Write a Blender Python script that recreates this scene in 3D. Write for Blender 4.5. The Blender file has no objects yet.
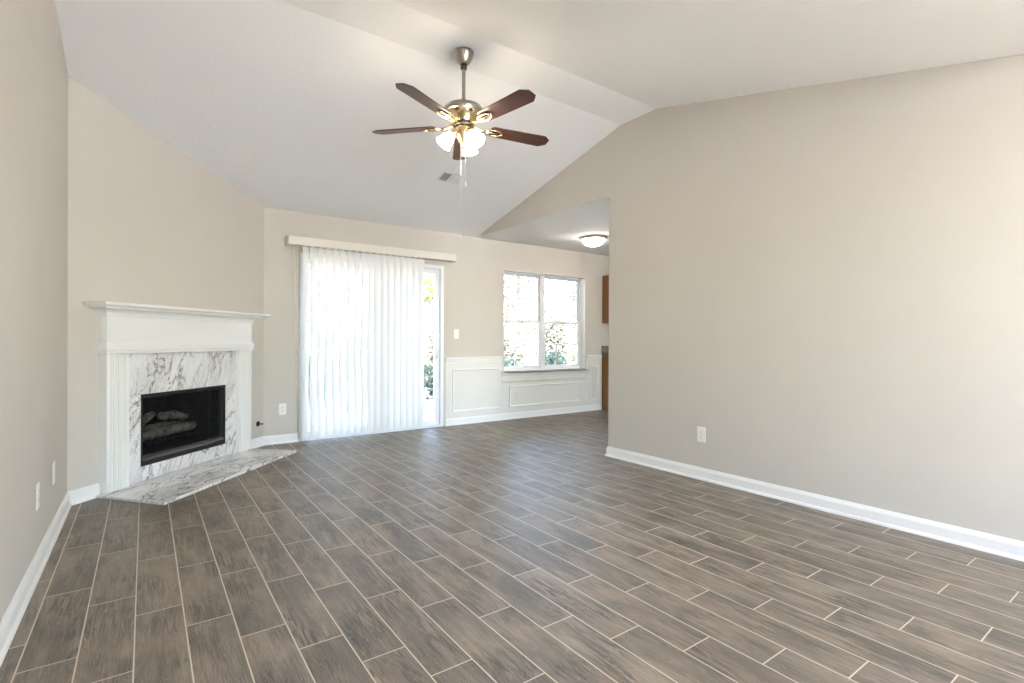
import bpy, bmesh, math, random
from mathutils import Vector, Matrix

S = bpy.context.scene
COL = S.collection
rnd = random.Random(7)

# ------------------------------------------------------------------ camera
F_PX, YAW, PITCH, ROLL, CAM_H = 512.55, 0.62128, -0.0012155, 0.00361, 1.0789
Fw = Vector((math.sin(YAW)*math.cos(PITCH), math.cos(YAW)*math.cos(PITCH), math.sin(PITCH)))
Rt = Vector((math.cos(YAW), -math.sin(YAW), 0))
Up = Rt.cross(Fw)
R2 = Rt*math.cos(ROLL) + Up*math.sin(ROLL)
U2 = -Rt*math.sin(ROLL) + Up*math.cos(ROLL)
cd = bpy.data.cameras.new('camera')
cd.sensor_width = 36
cd.lens = F_PX/1024*36
cd.clip_start = 0.02
cam = bpy.data.objects.new('camera', cd)
COL.objects.link(cam)
M = Matrix((R2, U2, -Fw)).transposed().to_4x4()
M.translation = Vector((0, 0, CAM_H))
cam.matrix_world = M
S.camera = cam

# ------------------------------------------------------------------ exposure, sampling
S.view_settings.view_transform = 'Standard'
S.view_settings.look = 'None'
S.view_settings.gamma = 1
S.view_settings.use_curve_mapping = False
S.view_settings.exposure = 1.36
S.cycles.use_denoising = True
S.cycles.max_bounces = 14
S.cycles.diffuse_bounces = 8
S.cycles.transparent_max_bounces = 24
S.cycles.sample_clamp_indirect = 6.0
S.cycles.caustics_reflective = False
S.cycles.caustics_refractive = False

# ------------------------------------------------------------------ sky and sun
W = bpy.data.worlds.new('sky')
S.world = W
W.use_nodes = True
wn = W.node_tree.nodes
wl = W.node_tree.links
sky = wn.new('ShaderNodeTexSky')
sky.sky_type = 'NISHITA'
sky.sun_disc = False
sky.sun_elevation = math.radians(48)
sky.sun_rotation = math.radians(250)
mixw = wn.new('ShaderNodeMix'); mixw.data_type = 'RGBA'
mixw.inputs['Factor'].default_value = 0.30
mixw.inputs['B'].default_value = (0.97, 0.985, 1.0, 1)
wl.new(sky.outputs[0], mixw.inputs['A'])
bg = wn['Background']
bg.inputs['Strength'].default_value = 2.5
wl.new(mixw.outputs['Result'], bg.inputs['Color'])
sd = bpy.data.lights.new('sun', 'SUN')
sd.energy = 40.0
sd.angle = math.radians(1.5)
sd.color = (1, 0.97, 0.92)
sun = bpy.data.objects.new('sun', sd)
COL.objects.link(sun)
sun.rotation_euler = Vector((0.05, 0.75, -0.85)).to_track_quat('-Z', 'Y').to_euler()   # shines over the roof from the front of the house

def portal(name, loc, rot, sx, sy):
    d = bpy.data.lights.new(name, 'AREA')
    d.shape = 'RECTANGLE'; d.size = sx; d.size_y = sy
    d.cycles.is_portal = True
    o = bpy.data.objects.new(name, d); COL.objects.link(o)
    o.location = loc; o.rotation_euler = rot

# ------------------------------------------------------------------ room measures (metres)
XR, XL, YB, YE, YL, XJ = 3.545, -0.408, 5.761, 3.39, 4.369, 0.990
H = 2.44
SL = 0.248
Y1, Y0, YV, ZR = 3.24, 2.845, 0.30, 3.065
def ceil_z(y):
    if y >= Y1: return H + SL*(YB-y)
    if y >= Y0: return ZR
    if y >= YV: return H + (ZR-H)*(y-YV)/(Y0-YV)
    return H
XK, YK0, YK1 = 8.0, -3.0, YB
portal('portal_patio_door', (2.2, YB+.24, 1.0), (math.radians(-90), 0, 0), 1.7, 2.0)
portal('portal_dining_window', (4.73, YB+.24, 1.35), (math.radians(-90), 0, 0), 1.5, 1.4)
portal('portal_added_front_window', (2.125, -3.28, 1.425), (math.radians(90), 0, 0), 2.75, 1.95)
portal('portal_added_kitchen_window', (6.1, -3.28, 1.475), (math.radians(90), 0, 0), 2.6, 1.75)

# ------------------------------------------------------------------ node helpers
class NT:
    def __init__(self, name):
        self.m = bpy.data.materials.new(name)
        self.m.use_nodes = True
        self.t = self.m.node_tree
        self.b = self.t.nodes['Principled BSDF']
        self.out = self.t.nodes['Material Output']
    def node(self, typ, **kw):
        n = self.t.nodes.new(typ)
        for k, v in kw.items(): setattr(n, k, v)
        return n
    def link(self, a, b): self.t.links.new(a, b)
    def put(self, sock, v):
        if hasattr(v, 'is_linked') or isinstance(v, bpy.types.NodeSocket): self.link(v, sock)
        else: sock.default_value = v
    def math(self, op, a, b=0.0, c=0.0):
        n = self.node('ShaderNodeMath', operation=op)
        for i, v in enumerate((a, b, c)): self.put(n.inputs[i], v)
        return n.outputs[0]
    def pos(self): return self.node('ShaderNodeTexCoord').outputs['Object']
    def sep(self, v):
        n = self.node('ShaderNodeSeparateXYZ'); self.link(v, n.inputs[0]); return n.outputs
    def comb(self, x, y, z):
        n = self.node('ShaderNodeCombineXYZ')
        for i, v in enumerate((x, y, z)): self.put(n.inputs[i], v)
        return n.outputs[0]
    def mapping(self, v, scale=(1, 1, 1), rot=(0, 0, 0), loc=(0, 0, 0)):
        n = self.node('ShaderNodeMapping'); self.link(v, n.inputs[0])
        n.inputs['Scale'].default_value = scale; n.inputs['Rotation'].default_value = rot; n.inputs['Location'].default_value = loc
        return n.outputs[0]
    def noise(self, v, scale, detail=4, rough=.55, dist=0.0):
        n = self.node('ShaderNodeTexNoise'); self.link(v, n.inputs['Vector'])
        n.inputs['Scale'].default_value = scale; n.inputs['Detail'].default_value = detail
        n.inputs['Roughness'].default_value = rough; n.inputs['Distortion'].default_value = dist
        return n.outputs['Fac']
    def ramp(self, f, stops):
        n = self.node('ShaderNodeValToRGB'); self.link(f, n.inputs[0])
        e = n.color_ramp.elements
        while len(e) < len(stops): e.new(0.5)
        for i, (p, c) in enumerate(stops):
            e[i].position = p; e[i].color = (*c, 1) if len(c) == 3 else c
        return n.outputs[0]
    def mix(self, f, a, b, blend='MIX'):
        n = self.node('ShaderNodeMix', data_type='RGBA', blend_type=blend)
        self.put(n.inputs['Factor'], f)
        self.put(n.inputs['A'], a if not isinstance(a, tuple) else (*a, 1))
        self.put(n.inputs['B'], b if not isinstance(b, tuple) else (*b, 1))
        return n.outputs['Result']
    def bump(self, h, strength=.2, dist=.01):
        n = self.node('ShaderNodeBump'); self.link(h, n.inputs['Height'])
        n.inputs['Strength'].default_value = strength; n.inputs['Distance'].default_value = dist
        self.link(n.outputs[0], self.b.inputs['Normal'])
    def set(self, color=None, rough=.5, metal=0.0, spec=.5):
        if color is not None: self.put(self.b.inputs['Base Color'], (*color, 1) if isinstance(color, tuple) else color)
        self.put(self.b.inputs['Roughness'], rough)
        self.b.inputs['Metallic'].default_value = metal
        self.b.inputs['Specular IOR Level'].default_value = spec
        return self

def plain(name, color, rough=.5, metal=0., spec=.5, var=.04, scale=6, bump=0., bscale=60):
    n = NT(name)
    p = n.pos()
    f = n.noise(p, scale, 3)
    c2 = tuple(max(0, c*(1-var)) for c in color); c1 = tuple(min(1, c*(1+var)) for c in color)
    n.set(n.ramp(f, [(.3, c2), (.7, c1)]), rough, metal, spec)
    if bump: n.bump(n.noise(p, bscale, 4), bump, .004)
    return n.m

WALL = (0.560, 0.529, 0.478)
MT = {}
MT['wall'] = plain('wall_paint', WALL, .75, 0, .25, .012, 2, .05, 120)
MT['trim'] = plain('white_trim_paint', (.80, .795, .775), .35, 0, .4, .01, 3)
MT['wainscot'] = plain('wainscot_paint', (.70, .68, .635), .4, 0, .4, .01, 3)
MT['plate'] = plain('white_plastic', (.80, .79, .75), .35, 0, .5, .01)
MT['slot'] = plain('outlet_slot', (.10, .095, .09), .6)
MT['vinyl'] = plain('window_vinyl', (.80, .81, .84), .3, 0, .5, .01)
MT['nickel'] = plain('brushed_nickel', (.42, .39, .34), .28, 1., .5, .06, 20)
MT['brass'] = plain('polished_warm_nickel', (.78, .62, .36), .2, 1., .5, .04, 20)
MT['darkband'] = plain('dark_motor_band', (.03, .022, .016), .4)
MT['fb_black'] = plain('fireplace_black_metal', (.012, .012, .012), .45, 0, .4, .2)
MT['fb_brick'] = plain('firebox_panel', (.022, .021, .02), .9, 0, .1, .3, 14, .4, 30)
MT['fb_rail'] = plain('fireplace_grey_rail', (.16, .155, .15), .4, .7, .5, .1)
MT['log'] = plain('ceramic_log', (.17, .155, .14), .9, 0, .1, .5, 18, .9, 45)
MT['chain'] = plain('pull_chain', (.85, .83, .78), .35, .3)
MT['darkmetal'] = plain('dark_bronze', (.05, .035, .02), .35, .9)
MT['oak'] = None
MT['valance'] = plain('valance_vinyl', (.72, .69, .62), .45, 0, .4, .01)
MT['cord'] = plain('blind_cord', (.62, .57, .49), .7)
MT['ext'] = plain('outside_siding', (.6, .58, .53), .8)
MT['vent'] = plain('vent_white_metal', (.78, .78, .77), .4)
MT['vent_dark'] = plain('vent_duct', (.06, .06, .058), .8)

# ceiling: knock-down plaster
n = NT('ceiling_plaster'); p = n.pos()
n.set(n.ramp(n.noise(p, 1.5, 2), [(.3, (.865, .875, .885)), (.7, (.875, .885, .895))]), .85, 0, .2)
n.bump(n.ramp(n.noise(p, 14, 5, .6, .6), [(.52, (0, 0, 0)), (.62, (1, 1, 1))]), .16, .006)
MT['ceiling'] = n.m

# wood-look plank tiles, 6 x 24 inch, each row stepped by a third
n = NT('wood_plank_tile')
px_, py_, pz_ = n.sep(n.pos())
u = n.math('DIVIDE', n.math('SUBTRACT', px_, .127), .1555)
colm = n.math('FLOOR', u); fu = n.math('FRACT', u)
v = n.math('DIVIDE', n.math('ADD', n.math('SUBTRACT', py_, 2.28), n.math('MULTIPLY', colm, .198)), .603)
row = n.math('FLOOR', v); fv = n.math('FRACT', v)
du = n.math('MULTIPLY', n.math('MINIMUM', fu, n.math('SUBTRACT', 1., fu)), .1555)
dv = n.math('MULTIPLY', n.math('MINIMUM', fv, n.math('SUBTRACT', 1., fv)), .603)
d = n.math('MINIMUM', du, dv)
mr = n.node('ShaderNodeMapRange'); n.link(d, mr.inputs['Value'])
mr.inputs['From Min'].default_value = .0016; mr.inputs['From Max'].default_value = .0028
tile = mr.outputs[0]
wnz = n.node('ShaderNodeTexWhiteNoise', noise_dimensions='2D'); n.link(n.comb(colm, row, 0.), wnz.inputs['Vector'])
r1 = wnz.outputs['Value']
off = n.math('MULTIPLY', r1, 37.)
def grain(kx, ky, scale, detail, rough, dist):
    return n.noise(n.comb(n.math('ADD', n.math('MULTIPLY', px_, kx), off), n.math('ADD', n.math('MULTIPLY', py_, ky), off), off), scale, detail, rough, dist)
g1 = grain(7., 1.5, 1.4, 3, .55, .9)          # broad tone
g2 = grain(70., 4., 1.7, 5, .75, .5)         # fine grain
g3 = grain(3.2, 2.4, 1.4, 3, .5, .3)         # warm and grey patches
s1 = grain(24., 2.0, 1.7, 7, .68, 2.2)       # dark streaks
ph_ = n.math('ADD', n.math('MULTIPLY', px_, 420.), n.math('MULTIPLY', grain(7., 2.2, 1.5, 2, .5, .8), 46.))
ring = n.math('POWER', n.math('ABSOLUTE', n.math('SINE', ph_)), 5.)   # cathedral figure
c = n.ramp(g1, [(.32, (.108, .086, .064)), (.50, (.197, .159, .120)), (.68, (.288, .235, .178))])
c = n.mix(n.ramp(g3, [(.50, (0, 0, 0)), (.74, (.75, .75, .75))]), c, (.315, .240, .170))
c = n.mix(n.ramp(g3, [(.26, (.7, .7, .7)), (.44, (0, 0, 0))]), c, (.110, .096, .082))
c = n.mix(n.ramp(g2, [(.36, (.55, .55, .55)), (.54, (0, 0, 0))]), c, (.085, .068, .052))
clump = n.ramp(grain(4.5, 2.2, 1.5, 2, .5, .6), [(.42, (.10, .10, .10)), (.62, (1, 1, 1))])
c = n.mix(n.mix(1., n.ramp(s1, [(.46, (0, 0, 0)), (.54, (.70, .70, .70)), (.64, (.95, .95, .95))]), clump, 'MULTIPLY'), c, (.048, .039, .031))
c = n.mix(n.math('MULTIPLY', ring, .20), c, (.40, .36, .31))
c = n.mix(n.math('MULTIPLY', r1, .14), c, (.11, .098, .085))
c = n.mix(tile, (.62, .53, .42), c)
n.set(c, n.math('ADD', n.math('MULTIPLY', g2, .14), .38), 0, .5)
n.bump(n.math('ADD', n.math('MULTIPLY', tile, .9), n.math('MULTIPLY', g2, .12)), .35, .0015)
MT['floor'] = n.m

# white marble with grey veins
def marble(name, deg, seed, flat=False, strong=1.0, lo=.38):
    """veins run at deg to the wall direction, in the upright plane, or in the floor plane when flat"""
    n = NT(name); x, y, z = n.sep(n.pos())
    w = y if flat else z
    t = y if not flat else z
    ca, sa = math.cos(math.radians(deg)), math.sin(math.radians(deg))
    al = n.math('ADD', n.math('MULTIPLY', x, ca), n.math('MULTIPLY', w, sa))
    ac = n.math('ADD', n.math('MULTIPLY', x, -sa), n.math('MULTIPLY', w, ca))
    q = n.comb(n.math('ADD', n.math('MULTIPLY', ac, 3.6), seed), n.math('ADD', n.math('MULTIPLY', al, 1.15), seed*.7), t)
    va = n.math('ABSOLUTE', n.math('SUBTRACT', n.noise(q, 1.7, 7, .58, .7), .5))
    vb = n.math('ABSOLUTE', n.math('SUBTRACT', n.noise(n.mapping(q, (1, 1, 1), (0, 0, .5)), 3.6, 6, .6, .8), .5))
    m1 = n.ramp(va, [(0., (1, 1, 1)), (.013, (.25, .25, .25)), (.03, (0, 0, 0))])
    m2 = n.ramp(vb, [(0., (.85, .85, .85)), (.016, (0, 0, 0))])
    patch = n.ramp(n.noise(q, .9, 2), [(lo, (.12, .12, .12)), (lo+.2, (strong, strong, strong))])
    base = n.ramp(n.noise(q, 1.2, 4), [(.3, (.62, .61, .60)), (.6, (.80, .795, .785))])
    c = n.mix(n.mix(1., m1, patch, 'MULTIPLY'), base, (.13, .13, .135))
    c = n.mix(n.mix(1., m2, patch, 'MULTIPLY'), c, (.30, .295, .295))
    n.set(c, .16, 0, .5)
    return n.m
MT['marble'] = marble('white_marble', 68, 3.1, False, 1., .33)
MT['marble_leg'] = marble('white_marble_leg', 62, 8.4, False, 1., .22)
MT['marble_hearth'] = marble('white_marble_hearth', 8, 5.7, True, 1., .34)

# oak, dark cherry blades, granite
def wood(name, dark, light, axis, rough=.35, sc=1.):
    n = NT(name); p = n.pos()
    s = [26*sc, 26*sc, 26*sc]; s[axis] = 1.6*sc
    q = n.mapping(p, tuple(s))
    f = n.noise(q, 1., 6, .6, .5)
    n.set(n.ramp(f, [(.3, dark), (.7, light)]), rough, 0, .45)
    return n.m
MT['oak'] = wood('honey_oak', (.17, .078, .028), (.27, .13, .05), 2)
MT['blade'] = wood('cherry_blade', (.050, .017, .011), (.105, .034, .020), 0, .38)
n = NT('granite'); p = n.pos()
n.set(n.ramp(n.noise(p, 90, 3, .7), [(.35, (.03, .03, .03)), (.5, (.16, .15, .14)), (.65, (.5, .47, .43))]), .2)
MT['granite'] = n.m

# translucent vertical vanes
n = NT('vane_vinyl')
tr = n.node('ShaderNodeBsdfTranslucent'); tr.inputs['Color'].default_value = (.93, .94, .95, 1)
df = n.node('ShaderNodeBsdfDiffuse'); df.inputs['Color'].default_value = (.84, .84, .83, 1)
mx = n.node('ShaderNodeMixShader'); mx.inputs[0].default_value = .055
n.link(df.outputs[0], mx.inputs[1]); n.link(tr.outputs[0], mx.inputs[2]); n.link(mx.outputs[0], n.out.inputs['Surface'])
MT['vane'] = n.m

# clear window glass
n = NT('window_glass')
tr = n.node('ShaderNodeBsdfTransparent'); tr.inputs['Color'].default_value = (.95, .965, .96, 1)
gl = n.node('ShaderNodeBsdfGlossy'); gl.inputs['Roughness'].default_value = .02
fr = n.node('ShaderNodeFresnel'); fr.inputs['IOR'].default_value = 1.45
mx = n.node('ShaderNodeMixShader')
n.link(fr.outputs[0], mx.inputs[0]); n.link(tr.outputs[0], mx.inputs[1]); n.link(gl.outputs[0], mx.inputs[2]); n.link(mx.outputs[0], n.out.inputs['Surface'])
MT['glass'] = n.m

# woven black spark screen: fine wires with open mesh
n = NT('spark_screen')
x_, y_, z_ = n.sep(n.pos())
tr = n.node('ShaderNodeBsdfTransparent')
dk = n.node('ShaderNodeBsdfDiffuse'); dk.inputs['Color'].default_value = (.014, .014, .014, 1)
mx = n.node('ShaderNodeMixShader'); mx.inputs[0].default_value = .42
n.link(tr.outputs[0], mx.inputs[1]); n.link(dk.outputs[0], mx.inputs[2]); n.link(mx.outputs[0], n.out.inputs['Surface'])
MT['screen'] = n.m

def emit(name, col, st):
    n = NT(name)
    n.b.inputs['Base Color'].default_value = (.9, .88, .84, 1)
    n.b.inputs['Emission Color'].default_value = (*col, 1)
    n.b.inputs['Emission Strength'].default_value = st
    return n.m
MT['shade'] = emit('lit_frosted_glass', (1.0, .84, .64), 18.)
MT['dome'] = emit('lit_dome_glass', (1.0, .88, .74), 16.)
MT['dome_fill'] = emit('added_fill_dome_glass', (1.0, .94, .86), 34.)  # for the dome added out of view, strong emission as fill

# outdoors
MT['lawn'] = plain('dry_lawn', (.26, .235, .17), .95, 0, .1, .35, 1.2)
MT['bounce_ground'] = plain('pale_bounce_ground', (.60, .585, .56), .9, 0, .2, .06, 2)  # unseen front ground, kept pale to bounce light up to the ceiling
MT['patio'] = plain('patio_concrete', (.40, .385, .355), .9, 0, .2, .08, 3)
MT['bark'] = plain('tree_bark', (.11, .10, .09), .95, 0, .1, .35, 8, .6, 20)
def leafmat(name, c1, c2):
    n = NT(name); p = n.pos()
    c = n.ramp(n.noise(p, 3.5, 2), [(.35, c1), (.65, c2)])
    df = n.node('ShaderNodeBsdfDiffuse'); tr = n.node('ShaderNodeBsdfTranslucent')
    n.link(c, df.inputs[0]); n.link(c, tr.inputs[0])
    mx = n.node('ShaderNodeMixShader'); mx.inputs[0].default_value = .45
    n.link(df.outputs[0], mx.inputs[1]); n.link(tr.outputs[0], mx.inputs[2]); n.link(mx.outputs[0], n.out.inputs['Surface'])
    return n.m
MT['leaf_a'] = leafmat('yellow_green_leaves', (.10, .115, .04), (.20, .20, .085))
MT['leaf_b'] = leafmat('autumn_leaves', (.075, .07, .055), (.145, .135, .11))
MT['leaf_c'] = leafmat('shrub_leaves', (.014, .026, .024), (.034, .050, .044))
MT['fence'] = wood('weathered_fence', (.13, .12, .12), (.21, .195, .19), 2, .9)

# ------------------------------------------------------------------ geometry helpers
class MB:
    def __init__(self): self.v = []; self.f = []; self.sm = []
    def add(self, vs, fs, smooth=False, m=None):
        o = len(self.v)
        self.v += [tuple((m @ Vector(p)) if m else p) for p in vs]
        for f in fs: self.f.append(tuple(o+i for i in f)); self.sm.append(smooth)
        return self
    def box(self, a, b, m=None):
        x0, y0, z0 = a; x1, y1, z1 = b
        if x0 > x1: x0, x1 = x1, x0
        if y0 > y1: y0, y1 = y1, y0
        if z0 > z1: z0, z1 = z1, z0
        vs = [(x0,y0,z0),(x1,y0,z0),(x1,y1,z0),(x0,y1,z0),(x0,y0,z1),(x1,y0,z1),(x1,y1,z1),(x0,y1,z1)]
        return self.add(vs, [(0,3,2,1),(4,5,6,7),(0,1,5,4),(1,2,6,5),(2,3,7,6),(3,0,4,7)], False, m)
    def prism(self, poly, axis, a, b, m=None, smooth=False):
        """poly: list of 2-D points; extruded along axis from a to b. axis 'x': poly=(y,z); 'y': (x,z); 'z': (x,y)"""
        def P(p, t):
            return {'x': (t, p[0], p[1]), 'y': (p[0], t, p[1]), 'z': (p[0], p[1], t)}[axis]
        k = len(poly)
        vs = [P(p, a) for p in poly] + [P(p, b) for p in poly]
        self.add(vs, [tuple(range(k))[::-1], tuple(range(k, 2*k))], False, m)
        o = len(self.v) - 2*k
        for i in range(k):
            self.f.append((o+i, o+(i+1) % k, o+k+(i+1) % k, o+k+i)); self.sm.append(smooth)
        return self
    def lathe(self, prof, seg=32, m=None, smooth=True):
        """prof: list of (r, z)"""
        vs = []; fs = []
        for (r, z) in prof:
            for k in range(seg):
                a = 2*math.pi*k/seg; vs.append((r*math.cos(a), r*math.sin(a), z))
        for i in range(len(prof)-1):
            for k in range(seg):
                k2 = (k+1) % seg
                fs.append((i*seg+k, i*seg+k2, (i+1)*seg+k2, (i+1)*seg+k))
        return self.add(vs, fs, smooth, m)
    def tube(self, pts, radii, seg=10, m=None, caps=True):
        if not isinstance(radii, (list, tuple)): radii = [radii]*len(pts)
        pts = [Vector(p) for p in pts]
        vs = []; fs = []
        prev = None
        for i, p in enumerate(pts):
            t = (pts[min(i+1, len(pts)-1)] - pts[max(i-1, 0)]).normalized()
            if prev is None:
                a = Vector((0, 0, 1)) if abs(t.z) < .9 else Vector((1, 0, 0))
                n1 = t.cross(a).normalized()
            else:
                n1 = (prev - t*prev.dot(t)).normalized()
            prev = n1
            n2 = t.cross(n1)
            for k in range(seg):
                an = 2*math.pi*k/seg
                vs.append(tuple(p + (n1*math.cos(an)+n2*math.sin(an))*radii[i]))
        for i in range(len(pts)-1):
            for k in range(seg):
                k2 = (k+1) % seg
                fs.append((i*seg+k, i*seg+k2, (i+1)*seg+k2, (i+1)*seg+k))
        if caps:
            fs.append(tuple(range(seg))[::-1]); fs.append(tuple(range((len(pts)-1)*seg, len(pts)*seg)))
        return self.add(vs, fs, True, m)
    def build(self, name, mat, parent=None, bevel=0.0, sharp=40, loc=None):
        me = bpy.data.meshes.new(name)
        me.from_pydata([tuple(q) for q in self.v], [], self.f)
        for i, s in enumerate(self.sm): me.polygons[i].use_smooth = s
        bm = bmesh.new(); bm.from_mesh(me)
        bmesh.ops.recalc_face_normals(bm, faces=bm.faces)
        bm.to_mesh(me); bm.free()
        me.materials.append(mat)
        o = bpy.data.objects.new(name, me); COL.objects.link(o)
        if parent: o.parent = parent
        if loc: o.location = loc
        if bevel:
            b = o.modifiers.new('edge', 'BEVEL'); b.width = bevel; b.segments = 2; b.limit_method = 'ANGLE'; b.angle_limit = math.radians(sharp)
        return o

def tag(o, label=None, cat=None, group=None, kind=None):
    if label: o['label'] = label
    if cat: o['category'] = cat
    if group: o['group'] = group
    if kind: o['kind'] = kind
    return o
def empty(name, loc=(0, 0, 0), rz=0., label=None, cat=None, group=None, kind=None):
    o = bpy.data.objects.new(name, None); COL.objects.link(o)
    o.empty_display_size = .1
    o.location = loc; o.rotation_euler = (0, 0, rz)
    return tag(o, label, cat, group, kind)
def copy_tree(o, parent=None):
    c = o.copy(); COL.objects.link(c)
    if parent: c.parent = parent
    for ch in list(o.children): copy_tree(ch, c)
    return c

def wall_mesh(us, top, holes, t, to_world, bottom=0.):
    """wall with openings. us: breakpoints along the wall; top(u): height; holes: (u0,u1,v0,v1); t: thickness away from the room.
    to_world(u, depth, v)"""
    us = sorted(set(us + [h[0] for h in holes] + [h[1] for h in holes]))
    vs = sorted(set([bottom] + [h[2] for h in holes] + [h[3] for h in holes]))
    mb = MB()
    nv = len(vs)
    def zz(u, j): return vs[j] if j < nv else top(u)
    def inhole(i, j):
        um = (us[i]+us[i+1])/2; vm = (vs[j] + (vs[j+1] if j+1 < nv else top(um)))/2
        return any(h[0] < um < h[1] and h[2] < vm < h[3] for h in holes)
    idx = {}
    def V(i, j, k):
        key = (i, j, k)
        if key not in idx:
            idx[key] = len(mb.v); mb.v.append(tuple(to_world(us[i], t*k, zz(us[i], j))))
        return idx[key]
    def F(*q): mb.f.append(q); mb.sm.append(False)
    I, J = len(us)-1, nv
    solid = [[not inhole(i, j) for j in range(J)] for i in range(I)]
    for i in range(I):
        for j in range(J):
            if not solid[i][j]: continue
            F(V(i,j,0), V(i+1,j,0), V(i+1,j+1,0), V(i,j+1,0))
            F(V(i,j,1), V(i,j+1,1), V(i+1,j+1,1), V(i+1,j,1))
            if i == 0 or not solid[i-1][j]: F(V(i,j,0), V(i,j+1,0), V(i,j+1,1), V(i,j,1))
            if i == I-1 or not solid[i+1][j]: F(V(i+1,j,0), V(i+1,j,1), V(i+1,j+1,1), V(i+1,j+1,0))
            if j == 0 or not solid[i][j-1]: F(V(i,j,0), V(i,j,1), V(i+1,j,1), V(i+1,j,0))
            if j == J-1 or not solid[i][j+1]: F(V(i,j+1,0), V(i+1,j+1,0), V(i+1,j+1,1), V(i,j+1,1))
    return mb

def struct(o, label, cat): return tag(o, label, cat, None, 'structure')

# ================================================================== THE SETTING
fl = MB().box((XL-.12, -3.15, -.12), (XK+.1, YB+.02, 0)).build('floor', MT['floor'])
struct(fl, 'grey brown wood look plank tile floor with pale grout lines', 'floor')

DOOR = (1.335, 3.06, 0.0, 2.02)
WIN = (3.985, 5.505, 0.655, 2.055)
wb = wall_mesh([XJ-.02, XK+.1], lambda u: H+.05, [DOOR, WIN], .2, lambda u, d, z: (u, YB+d, z)).build('wall_back', MT['wall'])
struct(wb, 'beige back wall with the patio door and the dining window', 'wall')

AL = math.hypot(XJ-XL, YB-YL); AA = math.atan2(YB-YL, XJ-XL)
fdx, fdy = math.cos(AA), math.sin(AA)
def ang(s, d, z):  # s along the angled wall from its left corner, d toward the room
    return (XL + fdx*s + fdy*d, YL + fdy*s - fdx*d, z)
FB = (.512, 1.396, .130, .668)
wa = wall_mesh([0, AL], lambda s: ceil_z(YL+fdy*s)+.05, [FB], .1, lambda u, d, z: ang(u, -d, z)).build('wall_corner', MT['wall'])
struct(wa, 'beige angled corner wall behind the white fireplace mantel', 'wall')

wl_ = wall_mesh([-3.1, YV, Y0, Y1, YL+.02], lambda u: ceil_z(u)+.05, [], .12, lambda u, d, z: (XL-d, u, z)).build('wall_left', MT['wall'])
struct(wl_, 'plain beige wall at the left edge with two outlets low down', 'wall')

wr = wall_mesh([-3.1, YV, Y0, Y1, YE, YB], lambda u: ceil_z(u)+.05, [(YE, YB, 0.0, H)], .12, lambda u, d, z: (XR+d, u, z)).build('wall_right', MT['wall'])
struct(wr, 'large plain beige wall on the right ending at the dining opening', 'wall')

FWIN = (.75, 3.50, .45, 2.40); KWIN = (4.8, 7.4, .6, 2.35)  # openings added behind the viewpoint to let in more daylight
wf = wall_mesh([XL-.12, XK+.1], lambda u: H+.05, [FWIN, KWIN], .15, lambda u, d, z: (u, -3.1-d, z)).build('wall_front', MT['wall'])
struct(wf, 'beige front wall behind the viewpoint with windows added for daylight', 'wall')
wk = wall_mesh([-3.1, YB], lambda u: H+.05, [], .1, lambda u, d, z: (XK+d, u, z)).build('wall_kitchen', MT['wall'])
struct(wk, 'beige far kitchen wall beyond the dining area', 'wall')

prof = [(-3.1, H), (YV, H), (Y0, ZR), (Y1, ZR), (YB+.1, H-.1*SL)]
poly = prof + [(y, z+.12) for (y, z) in prof[::-1]]
ce = MB().prism(poly, 'x', XL-.12, XR+.06).build('ceiling', MT['ceiling'])
struct(ce, 'white vaulted textured ceiling with a narrow flat ridge', 'ceiling')
cdn = MB().box((XR+.001, -3.1, H-.001), (XK+.1, YB+.1, H+.1)).build('ceiling_dining', MT['ceiling'])
struct(cdn, 'flat white ceiling over the dining area beyond the opening', 'ceiling')

# baseboards: board with eased top and quarter-round shoe
def bb_profile():  # (depth from wall, z)
    return [(0, 0), (.024, 0), (.023, .009), (.019, .016), (.0135, .019), (.0135, .068), (.011, .076), (.007, .084), (.005, .091), (0, .092)]
def baseboard(name, p0, p1, label, mat='trim', ext0=0., ext1=0.):
    """runs from p0 to p1 with the room on the left-hand side of the direction"""
    a = Vector((*p0, 0)); b = Vector((*p1, 0)); dr = (b-a).normalized(); nrm = Vector((-dr.y, dr.x, 0))
    pr = bb_profile(); k = len(pr); mb = MB()
    vs = [tuple(a + nrm*q[0] - dr*(ext0*q[0]) + Vector((0, 0, q[1]))) for q in pr] + [tuple(b + nrm*q[0] + dr*(ext1*q[0]) + Vector((0, 0, q[1]))) for q in pr]
    fs = [tuple(range(k)), tuple(range(k, 2*k))[::-1]] + [(i, (i+1) % k, k+(i+1) % k, k+i) for i in range(k)]
    mb.add(vs, fs)
    return struct(mb.build(name, MT[mat]), label, 'baseboard')
t8 = math.tan(math.radians(22.5))
baseboard('baseboard_left', (XL, YL), (XL, -3.1), 'white baseboard along the left wall', ext0=-t8)
a0 = ang(0, 0, 0)[:2]; a1 = ang(.207, 0, 0)[:2]; a2 = ang(1.703, 0, 0)[:2]; a3 = ang(AL, 0, 0)[:2]
baseboard('baseboard_corner_left', a1, a0, 'short white baseboard left of the fireplace mantel', ext1=-t8)
baseboard('baseboard_corner_right', a3, a2, 'short white baseboard right of the fireplace mantel', ext0=-t8)
baseboard('baseboard_back_left', (1.325, YB), (XJ, YB), 'short white baseboard left of the patio door', ext1=-t8)
baseboard('baseboard_back_right', (5.845, YB), (3.088, YB), 'white baseboard under the wainscot of the dining wall')
baseboard('baseboard_right', (XR, -3.1), (XR, YE), 'long white baseboard along the right wall', ext1=1.)
baseboard('baseboard_right_end', (XR, YE), (XR+.12, YE), 'white baseboard return on the end of the right wall', ext0=1.)

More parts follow.
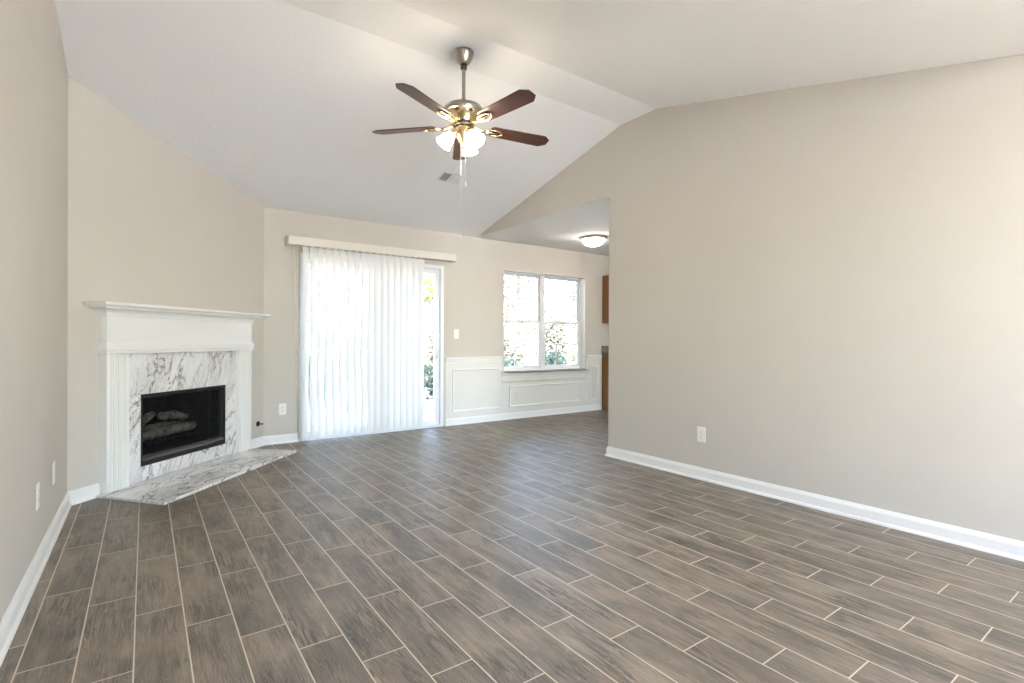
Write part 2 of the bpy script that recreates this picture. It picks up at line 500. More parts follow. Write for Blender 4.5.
# wainscot on the dining wall
mb = MB()
mb.box((3.085, YB-.006, .09), (3.965, YB, .80)); mb.box((3.965, YB-.006, .09), (5.52, YB, .50)); mb.box((5.52, YB-.006, .09), (5.85, YB, .80))
struct(mb.build('trim_1', MT['wainscot']), 'off white wainscot boards below the dining window', 'wainscot')
def rail(x0, x1, name, label):
    pr = [(YB, .795), (YB-.010, .795), (YB-.012, .812), (YB-.020, .820), (YB-.020, .836), (YB-.030, .845), (YB-.030, .858), (YB-.024, .864), (YB, .864)]
    struct(MB().prism(pr, 'x', x0, x1).build(name, MT['trim']), label, 'chair rail')
rail(3.085, 3.955, 'trim_2', 'white chair rail between the patio door and the dining window')
rail(5.515, 5.85, 'trim_3', 'short white chair rail right of the dining window')
def picture_frame(x0, x1, z0, z1, name, label):
    mb = MB(); w = .026
    pr = [(0, 0), (.006, 0), (.014, .004), (.016, .010), (.009, .018), (.006, w), (0, w)]   # (proud, inward)
    y0 = YB-.006
    def ring(q):
        d, i = q
        return [(x0+i, y0-d, z0+i), (x1-i, y0-d, z0+i), (x1-i, y0-d, z1-i), (x0+i, y0-d, z1-i)]
    vs = []
    for q in pr: vs += ring(q)
    fs = []
    k = len(pr)
    for a in range(k):
        b = (a+1) % k
        for c in range(4):
            c2 = (c+1) % 4
            fs.append((a*4+c, a*4+c2, b*4+c2, b*4+c))
    mb.add(vs, fs)
    struct(mb.build(name, MT['trim']), label, 'panel moulding')
picture_frame(3.185, 3.915, .165, .712, 'trim_4', 'square panel moulding beside the patio door')
picture_frame(4.075, 5.43, .165, .462, 'trim_5', 'long low panel moulding under the dining window')
picture_frame(5.60, 5.805, .165, .70, 'trim_6', 'narrow tall panel moulding right of the dining window')
struct(MB().box((5.835, YB-.016, .0), (5.855, YB, .866)).build('trim_7', MT['trim'], bevel=.002), 'white vertical end strip of the wainscot beside the kitchen cabinets', 'trim')

# ------------------------------------------------------------------ dining window
wn_ = empty('window_1', ((WIN[0]+WIN[1])/2, YB+.105, WIN[2]), 0, 'white twin double hung dining window with grids over bright trees', 'window', None, 'structure')
ww = (WIN[1]-WIN[0]); wh = WIN[3]-WIN[2]; hw = ww/2
mb = MB()
mb.box((-hw, 0, 0), (hw, .055, .035)); mb.box((-hw, 0, wh-.03), (hw, .055, wh))
mb.box((-hw, 0, .035), (-hw+.03, .055, wh-.03)); mb.box((hw-.03, 0, .035), (hw, .055, wh-.03)); mb.box((-.042, -.004, .035), (.042, .055, wh-.03))
mb.build('window_frame', MT['vinyl'], wn_, .003)
mz = .70
for sx in (-1, 1):
    xa, xb = (-hw+.03, -.042) if sx < 0 else (.042, hw-.03)
    for lower in (True, False):
        z0, z1 = (.035, mz+.022) if lower else (mz-.022, wh-.03)
        ya = .006 if lower else .03
        mb = MB(); st = .022
        bot, tp = (.035 if lower else .04), (.04 if lower else .025)
        mb.box((xa, ya, z0), (xb, ya+.022, z0+bot)); mb.box((xa, ya, z1-tp), (xb, ya+.022, z1))
        mb.box((xa, ya, z0+bot), (xa+st, ya+.022, z1-tp)); mb.box((xb-st, ya, z0+bot), (xb, ya+.022, z1-tp))
        sash = mb.build('sash', MT['vinyl'], wn_, .002)
        ga, gb, gc, gd = xa+st, xb-st, z0+bot, z1-tp
        mb = MB(); g = .009
        for k in (1, 2):
            xm = ga+(gb-ga)*k/3; mb.box((xm-g, ya+.004, gc), (xm+g, ya+.008, gd))
        zm = (gc+gd)/2
        for k in range(3):
            q0 = ga+(gb-ga)*k/3+(g if k else 0); q1 = ga+(gb-ga)*(k+1)/3-(g if k < 2 else 0)
            mb.box((q0, ya+.004, zm-g), (q1, ya+.008, zm+g))
        mb.build('muntin_grid', MT['vinyl'], sash)
        MB().box((ga-.004, ya+.010, gc-.004), (gb+.004, ya+.014, gd+.004)).build('pane', MT['glass'], sash)
# reveal lining in white and the sill with apron
mb = MB()
mb.box((WIN[0], YB+.001, WIN[2]), (WIN[0]+.006, YB+.105, WIN[3])); mb.box((WIN[1]-.006, YB+.001, WIN[2]), (WIN[1], YB+.105, WIN[3])); mb.box((WIN[0]+.006, YB+.001, WIN[3]-.006), (WIN[1]-.006, YB+.105, WIN[3]))
struct(mb.build('trim_8', MT['trim']), 'white lining inside the dining window recess', 'window trim')
mb = MB().prism([(YB+.105, .632), (YB-.040, .632), (YB-.046, .640), (YB-.046, .650), (YB-.040, .658), (YB+.105, .658)], 'x', 3.991, 5.499)
mb.prism([(YB, .632), (YB-.040, .632), (YB-.046, .640), (YB-.046, .650), (YB-.040, .658), (YB, .658)], 'x', 3.93, 5.545)
struct(mb.build('trim_9', MT['trim']), 'white window sill board under the dining window', 'window sill')
pr = [(YB-.006, .632), (YB-.030, .632), (YB-.026, .610), (YB-.018, .596), (YB-.016, .545), (YB-.022, .535), (YB-.018, .515), (YB-.006, .508)]
struct(MB().prism(pr, 'x', 3.95, 5.525).build('trim_10', MT['wainscot']), 'moulded white apron beneath the window sill', 'window trim')

# front windows behind the viewpoint, unseen, added to light the room
for nm, w_, lb in (('added_window_2', FWIN, 'wide unseen front window added to light the living room'), ('added_window_3', KWIN, 'wide unseen front window added to light the kitchen')):
    r_ = empty(nm, ((w_[0]+w_[1])/2, -3.2, w_[2]), 0, lb, 'window', None, 'structure')
    a = (w_[1]-w_[0])/2; h_ = w_[3]-w_[2]; mb = MB()
    mb.box((-a, -.03, 0), (a, .03, .05)); mb.box((-a, -.03, h_-.05), (a, .03, h_)); mb.box((-a, -.03, .05), (-a+.05, .03, h_-.05)); mb.box((a-.05, -.03, .05), (a, .03, h_-.05)); mb.box((-.03, -.03, .05), (.03, .03, h_-.05))
    mb.build('window_frame', MT['vinyl'], r_)

# ------------------------------------------------------------------ sliding patio door
dr_ = empty('door_1', ((DOOR[0]+DOOR[1])/2, YB, 0), 0, 'white sliding glass patio door behind the vertical blinds', 'patio door', None, 'structure')
dw = (DOOR[1]-DOOR[0])/2; dh = DOOR[3]
mb = MB()
mb.box((-dw, -.012, 0), (-dw+.045, .13, dh)); mb.box((dw-.045, -.012, 0), (dw, .13, dh)); mb.box((-dw+.045, -.012, dh-.045), (dw-.045, .13, dh)); mb.box((-dw+.045, -.02, 0), (dw-.045, .13, .022))
mb.build('door_frame', MT['vinyl'], dr_, .003)
def panel(x0, x1, y, nm):
    z0, z1 = .024, dh-.047; st = .062; mb = MB()
    mb.box((x0, y, z0), (x0+st, y+.04, z1)); mb.box((x1-st, y, z0), (x1, y+.04, z1)); mb.box((x0+st, y, z0), (x1-st, y+.04, z0+.062)); mb.box((x0+st, y, z1-.062), (x1-st, y+.04, z1))
    o = mb.build(nm, MT['vinyl'], dr_, .004)
    MB().box((x0+st-.004, y+.016, z0+.058), (x1-st+.004, y+.022, z1-.058)).build('pane', MT['glass'], o)
    return o
panel(-dw+.047, .03, .07, 'fixed_panel')
pn = panel(-.03, dw-.047, .02, 'sliding_panel')
hx = dw-.047-.040
mb = MB().tube([(hx, .02, .86), (hx-.005, -.018, .875), (hx-.012, -.034, .92), (hx-.012, -.034, 1.0), (hx-.005, -.018, 1.045), (hx, .02, 1.06)], .010, 10)
mb.box((hx-.016, .012, .84), (hx+.016, .020, 1.08))
mb.build('door_handle', MT['vinyl'], pn)

# ================================================================== VERTICAL BLIND
vb = empty('vertical_blind', (0, YB, 0), 0, 'white vertical vane blind hanging over the sliding patio door', 'window blind')
mb = MB(); x0, x1 = 1.20, 3.170; zt, zb = 2.158, 2.072
mb.box((x0, -.128, zb), (x1, -.120, zt)); mb.box((x0, -.120, zb), (x0+.008, 0, zt)); mb.box((x1-.008, -.120, zb), (x1, 0, zt)); mb.box((x0+.008, -.120, zt-.006), (x1-.008, 0, zt))
mb.build('valance', MT['valance'], vb, .002)
MB().box((1.24, -.11, 2.085), (3.13, -.065, 2.115)).build('headrail', MT['plate'], vb)
NV = 18
for k in range(NV):
    xx = 1.378 + .0785*k
    th = math.radians(23 - .5*k) if k < 9 else math.radians(11)
    if k == 0: th = math.radians(30)
    w = .089; z0, z1 = .030, 2.062
    pts = []
    m = 7
    for i in range(m):
        t = -1+2*i/(m-1)
        pts.append((t*w/2, .006*(1-t*t)))
    vs = []; fs = []
    for (a, b) in pts:
        X = a*math.cos(th)-b*math.sin(th); Y = a*math.sin(th)+b*math.cos(th)
        vs += [(X, Y, z0), (X, Y, z1)]
    for i in range(m-1): fs.append((2*i, 2*i+2, 2*i+3, 2*i+1))
    mb = MB().add(vs, fs, True)
    o = mb.build('vane', MT['vane'], vb, loc=(xx, -.088, 0))
    MB().box((-.012, -.001, 2.055), (.012, .001, 2.088)).build('vane_hanger', MT['plate'], o)
mb = MB().tube([(1.262, -.09, 2.09), (1.268, -.088, 1.4), (1.290, -.07, .7), (1.318, -.05, .10)], .004, 6)
mb.build('pull_cord', MT['cord'], vb)
mb = MB().tube([(1.290, -.095, 2.09), (1.296, -.093, 1.3), (1.308, -.08, .6), (1.326, -.05, .10)], .003, 6)
mb.build('pull_cord', MT['cord'], vb)
MB().lathe([(0, .085), (.007, .085), (.010, .07), (.010, .03), (.006, .024), (0, .024)], 12, Matrix.Translation((1.322, -.05, .02))).build('cord_weight', MT['cord'], vb)

# ================================================================== FIREPLACE
def aempty(name, label, cat, s=0., d=0., z=0., group=None):
    return empty(name, ang(s, d, z), AA, label, cat, group)
# local axes: x = along wall, -y = into room, z up
mn = aempty('fireplace_mantel', 'white painted wood fireplace mantel with fluted pilasters and a shelf', 'mantel')
SX0, SX1 = .21, 1.70; PD = .065
def flute_pilaster(xa, xb):
    z0, z1 = .021, .985
    # cross-section with shallow flutes
    pts = [(xa, -.001), (xa, -PD)]
    n_ = 7; m_ = .022; fw_ = (xb-xa-2*m_)/n_
    for i in range(n_):
        c0 = xa+m_+i*fw_
        g = .003
        pts += [(c0+g, -PD)]
        for q in range(1, 6):
            a = math.pi*q/6
            pts.append((c0+g+(fw_-2*g)*(1-math.cos(a))/2, -PD+.010*math.sin(a)))
        pts += [(c0+fw_-g, -PD)]
    pts += [(xb, -PD), (xb, -.001)]
    return MB().prism(pts, 'z', z0, z1)
flute_pilaster(SX0, SX0+.172).build('pilaster', MT['trim'], mn)
flute_pilaster(SX1-.172, SX1).build('pilaster', MT['trim'], mn)
MB().box((SX0, -PD, 1.045), (SX1, -.001, 1.25)).build('frieze_board', MT['trim'], mn, .002)
def wrap(pr, x0, x1):
    """moulding that wraps the front and both ends; pr = (proud, z) list, proud measured from the pilaster face"""
    mb = MB(); vs = []; k = len(pr)
    for (q, z) in pr:
        vs += [(x0-q, -.001, z), (x0-q, -PD-q, z), (x1+q, -PD-q, z), (x1+q, -.001, z)]
    fs = []
    for a in range(k):
        b = (a+1) % k
        for c in range(3): fs.append((a*4+c, a*4+c+1, b*4+c+1, b*4+c))
    fs.append(tuple(a*4 for a in range(k))); fs.append(tuple(a*4+3 for a in range(k)))
    return mb.add(vs, fs)
wrap([(-.03, .978), (.006, .978), (.010, .985), (.010, .998), (.016, 1.004), (.016, 1.036), (.012, 1.046), (.004, 1.058), (0, 1.062), (-.03, 1.062)], SX0, SX1).build('architrave_moulding', MT['trim'], mn)
pc = [(-.03, 1.228), (.004, 1.228), (.004, 1.240)]
for i in range(7):
    a = math.pi/2*i/6
    pc.append((.008+.055*(1-math.cos(a)), 1.244+.044*math.sin(a)))
pc += [(.070, 1.290), (.070, 1.306), (-.03, 1.306)]
wrap(pc, SX0, SX1).build('crown_moulding', MT['trim'], mn)
mb = MB().prism([(-.001, 1.306), (-.178, 1.306), (-.185, 1.312), (-.185, 1.322), (-.180, 1.328), (-.172, 1.332), (-.001, 1.332)], 'x', .095, 1.825)
mb.build('mantel_shelf', MT['trim'], mn, .003)

ms = aempty('marble_surround', 'white marble surround with grey veins framing the black firebox', 'fireplace surround')
MD = .03
a_, b_ = SX0+.1725, SX1-.1725
def slab(x0, x1, z0, z1, mat):
    return MB().box((x0, -MD, z0), (x1, -.001, z1)).build('marble_slab', MT[mat], ms, .0012)
slab(a_, b_, FB[3]+.0015, .976, 'marble')
slab(a_, FB[0]-.001, .022, FB[3], 'marble_leg'); slab(FB[1]+.001, b_, .022, FB[3], 'marble_leg')
slab(FB[0], FB[1], .022, FB[2]-.0015, 'marble')

he = aempty('marble_hearth', 'white marble hearth slab on the floor in front of the fireplace', 'hearth')
poly = [(.172, -.027), (.118, -.605), (1.712, -.535), (1.712, -.027)]
MB().prism(poly, 'z', .001, .020).build('hearth_slab', MT['marble_hearth'], he, .002)

fb = aempty('fireplace_insert', 'black metal firebox insert with a dark mesh screen', 'fireplace')
x0, x1, z0, z1 = FB
mb = MB(); D = .42; zi0, zi1 = z0+.07, z1-.02
def quad(mb, *p): mb.add(list(p), [(0, 1, 2, 3)])
# tapered box of refractory panels (double-walled)
fx0, fx1 = x0+.03, x1-.03
inner = [(fx0, .0, zi0), (fx1, .0, zi0), (fx1-.09, D, zi0), (fx0+.09, D, zi0), (fx0, .0, zi1), (fx1, .0, zi1), (fx1-.09, D, zi1), (fx0+.09, D, zi1)]
mb.add(inner, [(0, 1, 2, 3), (4, 7, 6, 5), (1, 5, 6, 2), (2, 6, 7, 3), (3, 7, 4, 0)])
fbx = mb.build('firebox', MT['fb_brick'], fb); so = fbx.modifiers.new('thick', 'SOLIDIFY'); so.thickness = .015; so.offset = -1
mb = MB()
mb.box((x0+.001, -.026, z0+.001), (x0+.020, .05, z1-.001)); mb.box((x1-.020, -.026, z0+.001), (x1-.001, .05, z1-.001)); mb.box((x0+.020, -.026, z1-.022), (x1-.020, .05, z1-.001))
mb.box((x0+.020, -.026, z0+.001), (x1-.020, .05, z0+.036))
mb.build('face_frame', MT['fb_black'], fb, .002)
MB().prism([(-.018, z0+.040), (-.024, z0+.046), (-.024, z0+.058), (-.010, z0+.066), (.02, z0+.066), (.02, z0+.040)], 'x', x0+.021, x1-.021).build('lower_rail', MT['fb_rail'], fb)
for (sa, sb, m_) in ((x0+.024, x1-.16, 60), (x1-.13, x1-.024, 14)):
    vs = []; fs = []
    for i in range(m_+1):
        t = i/m_; X = sa+(sb-sa)*t; Y = .012+.006*math.sin(t*m_*1.7)
        vs += [(X, Y, z0+.068), (X, Y, z1-.026)]
    for i in range(m_): fs.append((2*i, 2*i+2, 2*i+3, 2*i+1))
    MB().add(vs, fs, True).build('mesh_screen', MT['screen'], fb)
MB().tube([(x0+.022, .012, z1-.034), (x1-.022, .012, z1-.034)], .004, 8).build('screen_rod', MT['fb_black'], fb)

gr = aempty('log_grate', 'black iron grate holding the fireplace logs', 'grate', (x0+x1)/2, -.20, zi0+.001)
mb = MB()
for i in range(6):
    X = -.20+.08*i
    mb.tube([(X, -.135, .10), (X, -.125, .060), (X, .125, .060), (X, .135, .12)], .007, 8)
mb.build('grate_bars', MT['fb_black'], gr)
mb = MB().tube([(-.23, -.07, .055), (.23, -.07, .055)], .006, 8).tube([(-.23, .07, .055), (.23, .07, .055)], .006, 8)
for sx in (-.2, .2):
    for sy in (-.07, .07): mb.tube([(sx, sy, .001), (sx, sy, .055)], .007, 8)
mb.build('grate_frame', MT['fb_black'], gr)
def log(name, p, q, r, seed, label):
    rr = random.Random(seed); mid = [(a+b)/2 for a, b in zip(p, q)]
    base = ang((x0+x1)/2+mid[0], -.20-mid[1], zi0+mid[2])
    rt = empty(name, base, AA, label, 'log', 'ceramic logs in the firebox')
    P = Vector(p)-Vector(mid); Q = Vector(q)-Vector(mid); nn = 18; pts = []; rad = []
    for i in range(nn+1):
        t = i/nn; b = P.lerp(Q, t)
        pts.append(b+Vector((rr.uniform(-.006, .006), rr.uniform(-.006, .006), rr.uniform(-.006, .006)+.012*math.sin(t*3.1))))
        rad.append(r*(.75+.3*math.sin(math.pi*min(1, max(0, .12+.76*t)))+rr.uniform(-.08, .08)))
    mb = MB().tube(pts, rad, 12)
    vv = mb.v; mb.v = [tuple(Vector(v)+Vector((rr.uniform(-1, 1), rr.uniform(-1, 1), rr.uniform(-1, 1)))*.006) for v in vv]
    mb.build('bark', MT['log'], rt)
    return rt
log('fireplace_log', (-.29, -.06, .115), (.26, -.055, .12), .042, 1, 'long front log lying lowest in the firebox')
log('fireplace_log', (-.24, .055, .125), (.27, .05, .12), .044, 2, 'rear log resting behind the front one')
log('fireplace_log', (-.27, -.02, .200), (-.075, .03, .262), .028, 3, 'slanting forked log at the left top of the pile')
log('fireplace_log', (-.045, -.01, .240), (.24, .01, .205), .034, 4, 'thick pale log crowning the right of the pile')

# gas valve on the angled wall
gv_ = aempty('gas_key_valve', 'dark round gas key valve on the angled wall right of the fireplace', 'gas valve', 1.885, 0, .232)
rx = Matrix.Rotation(math.radians(90), 4, 'X')
MB().lathe([(0, .001), (.028, .001), (.028, .005), (.016, .011), (.012, .013), (0, .013)], 24, rx).build('escutcheon', MT['darkmetal'], gv_)
MB().lathe([(0, .012), (.006, .012), (.006, .055), (0, .056)], 12, rx).build('key_stem', MT['darkmetal'], gv_)
MB().tube([(-.02, -.056, 0), (.02, -.056, 0)], .004, 8).build('key_handle', MT['darkmetal'], gv_)

# ================================================================== CEILING FAN
HX, HY = 1.778, 3.066
cf = empty('ceiling_fan', (HX, HY, ZR), 0, 'ceiling fan with five dark cherry blades and three lit glass shades', 'ceiling fan')
MB().lathe([(0, 0), (.067, 0), (.069, -.010), (.066, -.022), (.060, -.040), (.048, -.064), (.036, -.080), (.030, -.088), (0, -.088)], 36).build('canopy', MT['nickel'], cf)
MB().lathe([(0, -.088), (.022, -.088), (.022, -.118), (.014, -.125), (0, -.125)], 24).build('hanger_ball', MT['darkband'], cf)
MB().lathe([(.0125, -.10), (.0125, -.345)], 20).build('downrod', MT['nickel'], cf)
MB().lathe([(.013, -.335), (.026, -.338), (.030, -.356), (.050, -.362), (.095, -.369), (.124, -.384), (.138, -.404), (.141, -.418), (.134, -.426), (.120, -.430)], 48).build('motor_housing', MT['nickel'], cf)
MB().lathe([(.122, -.428), (.118, -.440), (.100, -.462), (.080, -.482), (.070, -.496), (.0, -.496)], 48).build('motor_bowl', MT['brass'], cf)
MB().lathe([(.0, -.494), (.072, -.496), (.072, -.514), (0, -.516)], 36).build('flywheel', MT['darkband'], cf)
MB().lathe([(.0, -.514), (.052, -.516), (.056, -.528), (.052, -.556), (.046, -.585), (.042, -.600), (.030, -.612), (.018, -.640), (.012, -.650), (.010, -.664), (0, -.668)], 36).build('light_fitter', MT['brass'], cf)
BZ = 2.555-ZR
for k in range(5):
    ph = math.radians(62+72*k)
    rotz = Matrix.Rotation(ph, 4, 'Z')
    rt = rotz @ Matrix.Translation((0, 0, BZ)) @ Matrix.Rotation(math.radians(-11), 4, 'X')
    # blade outline (x = out from the hub)
    pts = [(.195, -.040), (.215, -.056), (.612, -.066), (.660, -.030), (.660, .030), (.612, .066), (.215, .056), (.195, .040)]
    mb = MB().prism([(x, y) for x, y in pts], 'z', -.003, .003)
    bl = mb.build('blade', MT['blade'], cf, .0012)
    bl.matrix_local = rt
    # bracket: arm from flywheel plus open oval holder under the blade
    mb = MB()
    mb.tube([(.066, 0, .012), (.095, 0, .004), (.13, 0, -.010), (.165, 0, -.010)], [.012, .010, .010, .011], 10)
    ov = []
    for i in range(25):
        a = 2*math.pi*i/24; ov.append((.225+.062*math.cos(a), .030*math.sin(a), -.0095))
    mb.tube(ov, .0065, 8, None, False)
    mb.tube([(.165, 0, -.0095), (.245, 0, -.0095)], .007, 8)
    br = mb.build('blade_bracket', MT['brass'], bl)
for k, ph in enumerate((40, 160, 280)):
    a = math.radians(ph)
    rz = Matrix.Rotation(a, 4, 'Z')
    arm = MB().tube([(.035, 0, -.548), (.052, 0, -.556), (.066, 0, -.560), (.074, 0, -.566)], .009, 10, rz)
    tilt = rz @ Matrix.Translation((.072, 0, -.562)) @ Matrix.Rotation(math.radians(-38), 4, 'Y') @ Matrix.Scale(.9, 4)
    arm.lathe([(0, .012), (.020, .010), (.024, 0), (.024, -.018), (.020, -.020)], 20, tilt)
    ar = arm.build('lamp_arm', MT['brass'], cf)
    pr = [(.022, -.016), (.026, -.022), (.036, -.040), (.046, -.062), (.052, -.085), (.056, -.105), (.064, -.122), (.062, -.122), (.053, -.104), (.049, -.085), (.043, -.062), (.033, -.040), (.023, -.024)]
    sh = MB().lathe(pr, 28, tilt).build('glass_shade', MT['shade'], cf)
    MB().lathe([(0, -.018), (.013, -.02), (.014, -.045), (.025, -.07), (.028, -.088), (.020, -.106), (0, -.113)], 16, tilt).build('bulb', MT['shade'], sh)
for (dx, dy, ze) in ((-.012, .014, 1.79), (.014, -.006, 2.14)):
    ch = MB().tube([(dx, dy, -.635), (dx, dy, ze-ZR+.03)], .0010, 6).build('pull_chain', MT['chain'], cf)
    MB().lathe([(0, .034), (.002, .032), (.003, .02), (.004, .006), (.002, 0), (0, 0)], 12, Matrix.Translation((dx, dy, ze-ZR))).build('chain_fob', MT['chain'], ch)

# ================================================================== DINING DOME LIGHT
def dome_light(loc, label, mat='dome'):
    dl = empty('ceiling_dome_light', loc, 0, label, 'ceiling light')
    MB().lathe([(0, -.0), (.172, -.0), (.176, -.012), (.172, -.026), (.158, -.034), (.150, -.030), (0, -.03)], 48).build('rim', MT['nickel'], dl)
    MB().lathe([(.150, -.032), (.144, -.052), (.126, -.078), (.096, -.100), (.055, -.114), (.012, -.119), (0, -.119)], 48).build('glass_dome', MT[mat], dl)
    MB().lathe([(0, -.117), (.010, -.118), (.012, -.126), (.006, -.134), (0, -.136)], 16).build('finial', MT['nickel'], dl)
dome_light((4.775, 4.845, H), 'lit round dome light with a nickel rim on the dining ceiling')
dome_light((2.9, -1.0, H), 'unseen dome light added behind the viewpoint to brighten the room', 'dome_fill')  # added lamp, fills the room with light from out of view

# ================================================================== CEILING REGISTER
sl_ang = -math.atan(SL)
vt = empty('ceiling_vent', (2.510, 4.590, ceil_z(4.590)), 0, 'small white louvred air vent on the sloped ceiling below the fan', 'air vent')
vt.rotation_euler = (sl_ang, 0, 0)
mb = MB(); a, b = .120, .090; w = .020
mb.box((-a, -b, -.006), (a, -b+w, -.0005)); mb.box((-a, b-w, -.006), (a, b, -.0005)); mb.box((-a, -b+w, -.006), (-a+w, b-w, -.0005)); mb.box((a-w, -b+w, -.006), (a, b-w, -.0005)); mb.box((-.012, -b+w, -.006), (.012, b-w, -.0005))
mb.build('vent_frame', MT['vent'], vt, .001)
MB().box((-a+w, -b+w, -.0022), (a-w, b-w, -.0006)).build('duct_opening', MT['vent_dark'], vt)
for sx in (-1, 1):
    for i in range(6):
        X = sx*(.018+.0135*i+.006)
        rr = Matrix.Translation((X, 0, -.006)) @ Matrix.Rotation(math.radians(-34 if sx < 0 else 40), 4, 'Y')
        MB().box((-.0062, -b+w, -.0005), (.0062, b-w, .0005), rr).build('louvre', MT['vent'], vt)

# ================================================================== OUTLETS AND SWITCH
def outlet(loc, rz, label, w=.072, h=.118, mat='plate'):
    o = empty('wall_outlet', loc, rz, label, 'outlet')
    MB().prism([(-w/2, -h/2), (w/2, -h/2), (w/2, h/2), (-w/2, h/2)], 'y', -.005, -.0005).build('cover_plate', MT[mat], o, .002)
    for s in (-1, 1):
        pts = []
        for i in range(20):
            a = 2*math.pi*i/20; pts.append((.0165*math.cos(a), s*.0195+max(-.0125, min(.0125, .0165*math.sin(a)))))
        rc = MB().prism(pts, 'y', -.0068, -.0048).build('receptacle', MT[mat], o)
        m = MB()
        m.box((-.0075, -.0072, s*.0195-.001), (-.0050, -.0066, s*.0195+.008)); m.box((.0050, -.0072, s*.0195-.001), (.0075, -.0066, s*.0195+.007)); m.box((-.0022, -.0072, s*.0195-.010), (.0022, -.0066, s*.0195-.005))
        m.build('slot', MT['slot'], rc)
    MB().lathe([(0, .0065), (.003, .0062), (.0034, .005), (0, .005)], 10, rx).build('screw', MT['nickel'], o)
    return o
outlet((XL, 3.752, .345), math.radians(90), 'white wall outlet on the left wall, nearer the fireplace')
outlet((XL, 3.232, .347), math.radians(90), 'white wall outlet on the left wall, farther from the fireplace')
outlet((XR, 2.397, .352), math.radians(-90), 'white wall outlet low on the large right wall')
outlet((1.172, YB, .355), 0, 'white wall outlet between the fireplace and the patio door')
outlet((4.218, YB-.0062, .325), 0, 'off white outlet inside the long panel under the dining window', mat='wainscot')
sw = empty('light_switch', (3.243, YB, 1.163), 0, 'white rocker light switch on the wall right of the patio door', 'light switch')
MB().prism([(-.037, -.060), (.037, -.060), (.037, .060), (-.037, .060)], 'y', -.005, -.0005).build('cover_plate', MT['plate'], sw, .002)
MB().prism([(-.005, -.034), (-.0085, .034), (-.0048, .034), (-.0048, -.034)], 'x', -.0165, .0165).build('rocker', MT['plate'], sw)

# ================================================================== KITCHEN CABINETS SEEN PAST THE OPENING
CX = 5.872
bc = empty('base_cabinet', (CX, YB, 0), 0, 'honey oak base cabinet at the end of the wainscot', 'cabinet')
MB().box((0, -.60, .09), (.9, -.001, .865)).build('body', MT['oak'], bc, .002)
MB().box((.003, -.53, .001), (.9, -.001, .09)).build('toe_kick', MT['oak'], bc)
for xx in (.012, .456):
    d_ = MB().box((xx, -.620, .105), (xx+.432, -.601, .685)).build('door', MT['oak'], bc, .004)
    MB().lathe([(0, .0), (.006, .0), (.006, .014), (.014, .020), (.014, .026), (0, .029)], 14, Matrix.Translation((xx+(.40 if xx < .1 else .03), -.620, .63)) @ rx).build('knob', MT['plate'], d_)
    w_ = MB().box((xx, -.620, .70), (xx+.432, -.601, .85)).build('drawer', MT['oak'], bc, .004)
    MB().lathe([(0, .0), (.006, .0), (.006, .014), (.014, .020), (.014, .026), (0, .029)], 14, Matrix.Translation((xx+.216, -.620, .775)) @ rx).build('knob', MT['plate'], w_)
ct = empty('countertop', (CX, YB, .866), 0, 'speckled grey granite countertop with a backsplash on the oak base cabinet', 'countertop')
MB().box((-.012, -.635, 0), (.92, -.001, .038)).build('worktop', MT['granite'], ct, .003)
MB().box((-.012, -.022, .0385), (.92, -.001, .14)).build('backsplash', MT['granite'], ct, .002)
uc = empty('wall_cabinet', (CX+.004, YB, 1.362), 0, 'honey oak wall cabinet hung above the countertop', 'cabinet')
MB().box((0, -.305, 0), (.9, -.001, .748)).build('body', MT['oak'], uc, .002)
for xx in (.006, .453):
    d_ = MB().box((xx, -.325, .006), (xx+.441, -.306, .742)).build('door', MT['oak'], uc, .004)
    MB().lathe([(0, .0), (.006, .0), (.006, .014), (.014, .020), (.014, .026), (0, .029)], 14, Matrix.Translation((xx+(.41 if xx < .1 else .03), -.325, .06)) @ rx).build('knob', MT['plate'], d_)

# ================================================================== OUTDOORS
GZ = -.18
struct(MB().box((-30, YB+.22, GZ-.3), (50, 60, GZ)).build('ground', MT['lawn']), 'sunlit pale back yard seen through the glass', 'ground')
struct(MB().box((-40, -60, GZ-.3), (50, -3.3, GZ)).build('ground_front', MT['bounce_ground']), 'unseen front yard made pale to bounce light into the room', 'ground')
struct(MB().box((.2, YB+.23, GZ+.002), (5.2, YB+3.2, GZ+.10)).build('patio', MT['patio'], bevel=.01), 'pale concrete patio slab outside the sliding door', 'patio')

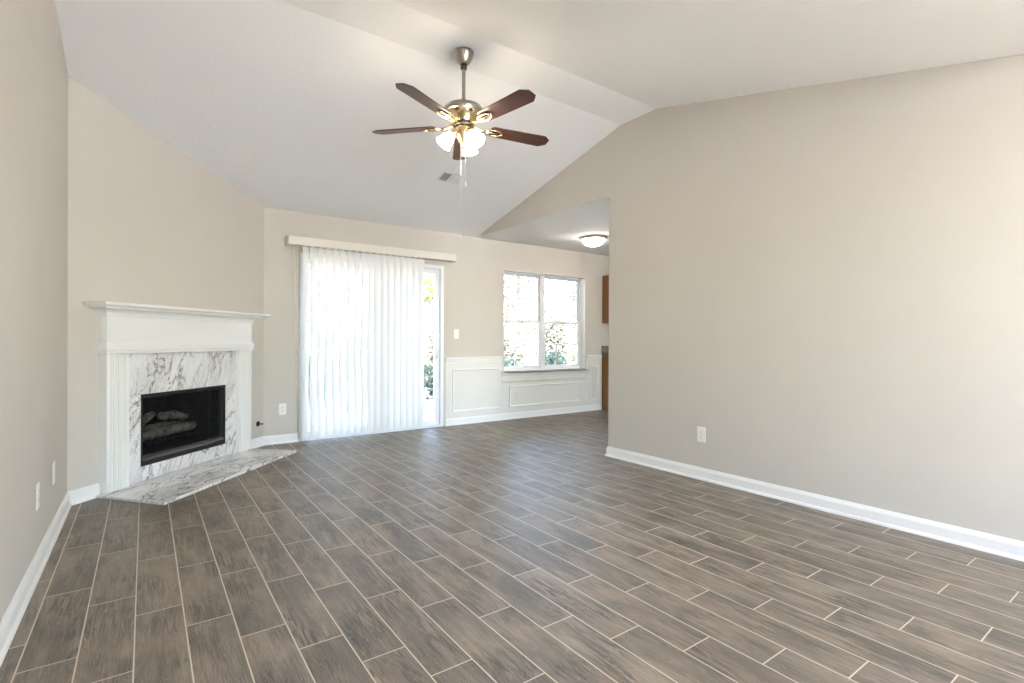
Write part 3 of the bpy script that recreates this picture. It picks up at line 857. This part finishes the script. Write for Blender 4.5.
def leaf_cloud(rr, n_, blobs, size):
    mb = MB()
    for _ in range(n_):
        c, rad = blobs[rr.randrange(len(blobs))]
        dv = Vector((rr.gauss(0, 1), rr.gauss(0, 1), rr.gauss(0, 1))).normalized()*rr.uniform(.35, 1.)**.5
        p = Vector(c)+Vector((dv.x*rad[0], dv.y*rad[1], dv.z*rad[2]))
        a = Vector((rr.gauss(0, 1), rr.gauss(0, 1), rr.gauss(0, 1))).normalized(); b = a.orthogonal().normalized()
        s = size*rr.uniform(.6, 1.4)
        mb.add([tuple(p-a*s), tuple(p+b*s*.45), tuple(p+a*s), tuple(p-b*s*.45)], [(0, 1, 2, 3)])
    return mb
def tree(loc, h, seed, leaf, n_leaves, label, lean=0.):
    rr = random.Random(seed)
    rt = empty('tree', loc, rr.uniform(0, 6.28), label, 'tree', 'trees in the back yard')
    mb = MB(); top = Vector((lean, 0, h*.75)); pts = []; rad = []
    for i in range(9):
        t = i/8; pts.append(Vector((lean*t+rr.uniform(-.05, .05), rr.uniform(-.05, .05), h*.75*t-.02 if i else 0.))); rad.append(.13*(1-.75*t)*h/7)
    mb.tube(pts, rad, 10)
    blobs = []
    for i in range(9):
        z = h*rr.uniform(.16, .62); a = rr.uniform(0, 6.28); L = h*rr.uniform(.16, .30)
        o = Vector((lean*z/h/.75, 0, z)); e = o+Vector((math.cos(a)*L, math.sin(a)*L, L*.55))
        m_ = (o+e)/2+Vector((0, 0, .1))
        mb.tube([o, m_, e], [.045*h/7, .028*h/7, .01], 7)
        blobs.append((tuple(e), (h*.15, h*.15, h*.09))); blobs.append((tuple(m_), (h*.10, h*.10, h*.06)))
    blobs.append((tuple(top), (h*.2, h*.2, h*.2)))
    mb.build('trunk', MT['bark'], rt)
    leaf_cloud(rr, n_leaves, blobs, .075).build('foliage', MT[leaf], rt)
    return rt
T = [((-2.5, 17.5), 8, 'leaf_a'), ((2.6, 15.8), 7.5, 'leaf_a'), ((7.0, 14.6), 7, 'leaf_a'), ((11.2, 15.0), 7, 'leaf_b'), ((16.3, 15.8), 7.5, 'leaf_b'), ((21.6, 17.2), 8, 'leaf_b'), ((4.8, 20.5), 9, 'leaf_b'), ((10.0, 21.5), 9, 'leaf_b'), ((15.6, 22.5), 9.5, 'leaf_a'), ((22.0, 24.0), 10, 'leaf_b')]
for i, ((x, y), h_, lf) in enumerate(T):
    tree((x, y, GZ), h_, 40+i, lf, 2600, 'tall pale leafy tree in the bright back yard beyond the shrubs', rnd.uniform(-.5, .5))
def shrub(loc, w, h_, seed, leaf, label, group):
    rr = random.Random(seed)
    rt = empty('shrub', loc, 0, label, 'shrub', group)
    blobs = [((rr.uniform(-w, w)*.6, rr.uniform(-.2, .2), h_*rr.uniform(.35, .6)), (w*.55, .4, h_*.42)) for _ in range(9)]
    leaf_cloud(rr, int(1500*h_), blobs, .06).build('foliage', MT[leaf], rt)
    mb = MB()
    for i in range(5):
        a = 1.26*i; mb.tube([(0, 0, 0), (math.cos(a)*w*.3, math.sin(a)*.15, h_*.35), (math.cos(a)*w*.5, math.sin(a)*.25, h_*.6)], [.02, .014, .006], 6)
    mb.build('stems', MT['bark'], rt)
for i in range(6):
    shrub((1.3+1.35*i, 9.9+.25*math.sin(i*2.1), GZ), .58, .95+.12*math.sin(i*1.7), 90+i, 'leaf_c', 'low dark green shrub in the row across the back yard', 'low shrubs along the back yard')
for i in range(7):
    shrub((4.2+2.15*i, 12.4+.3*math.sin(i*1.3), GZ), .92, 2.0+.3*math.sin(i*2.3), 120+i, 'leaf_b', 'tall pale twiggy bush seen through the dining window', 'tall bushes beyond the dining window')
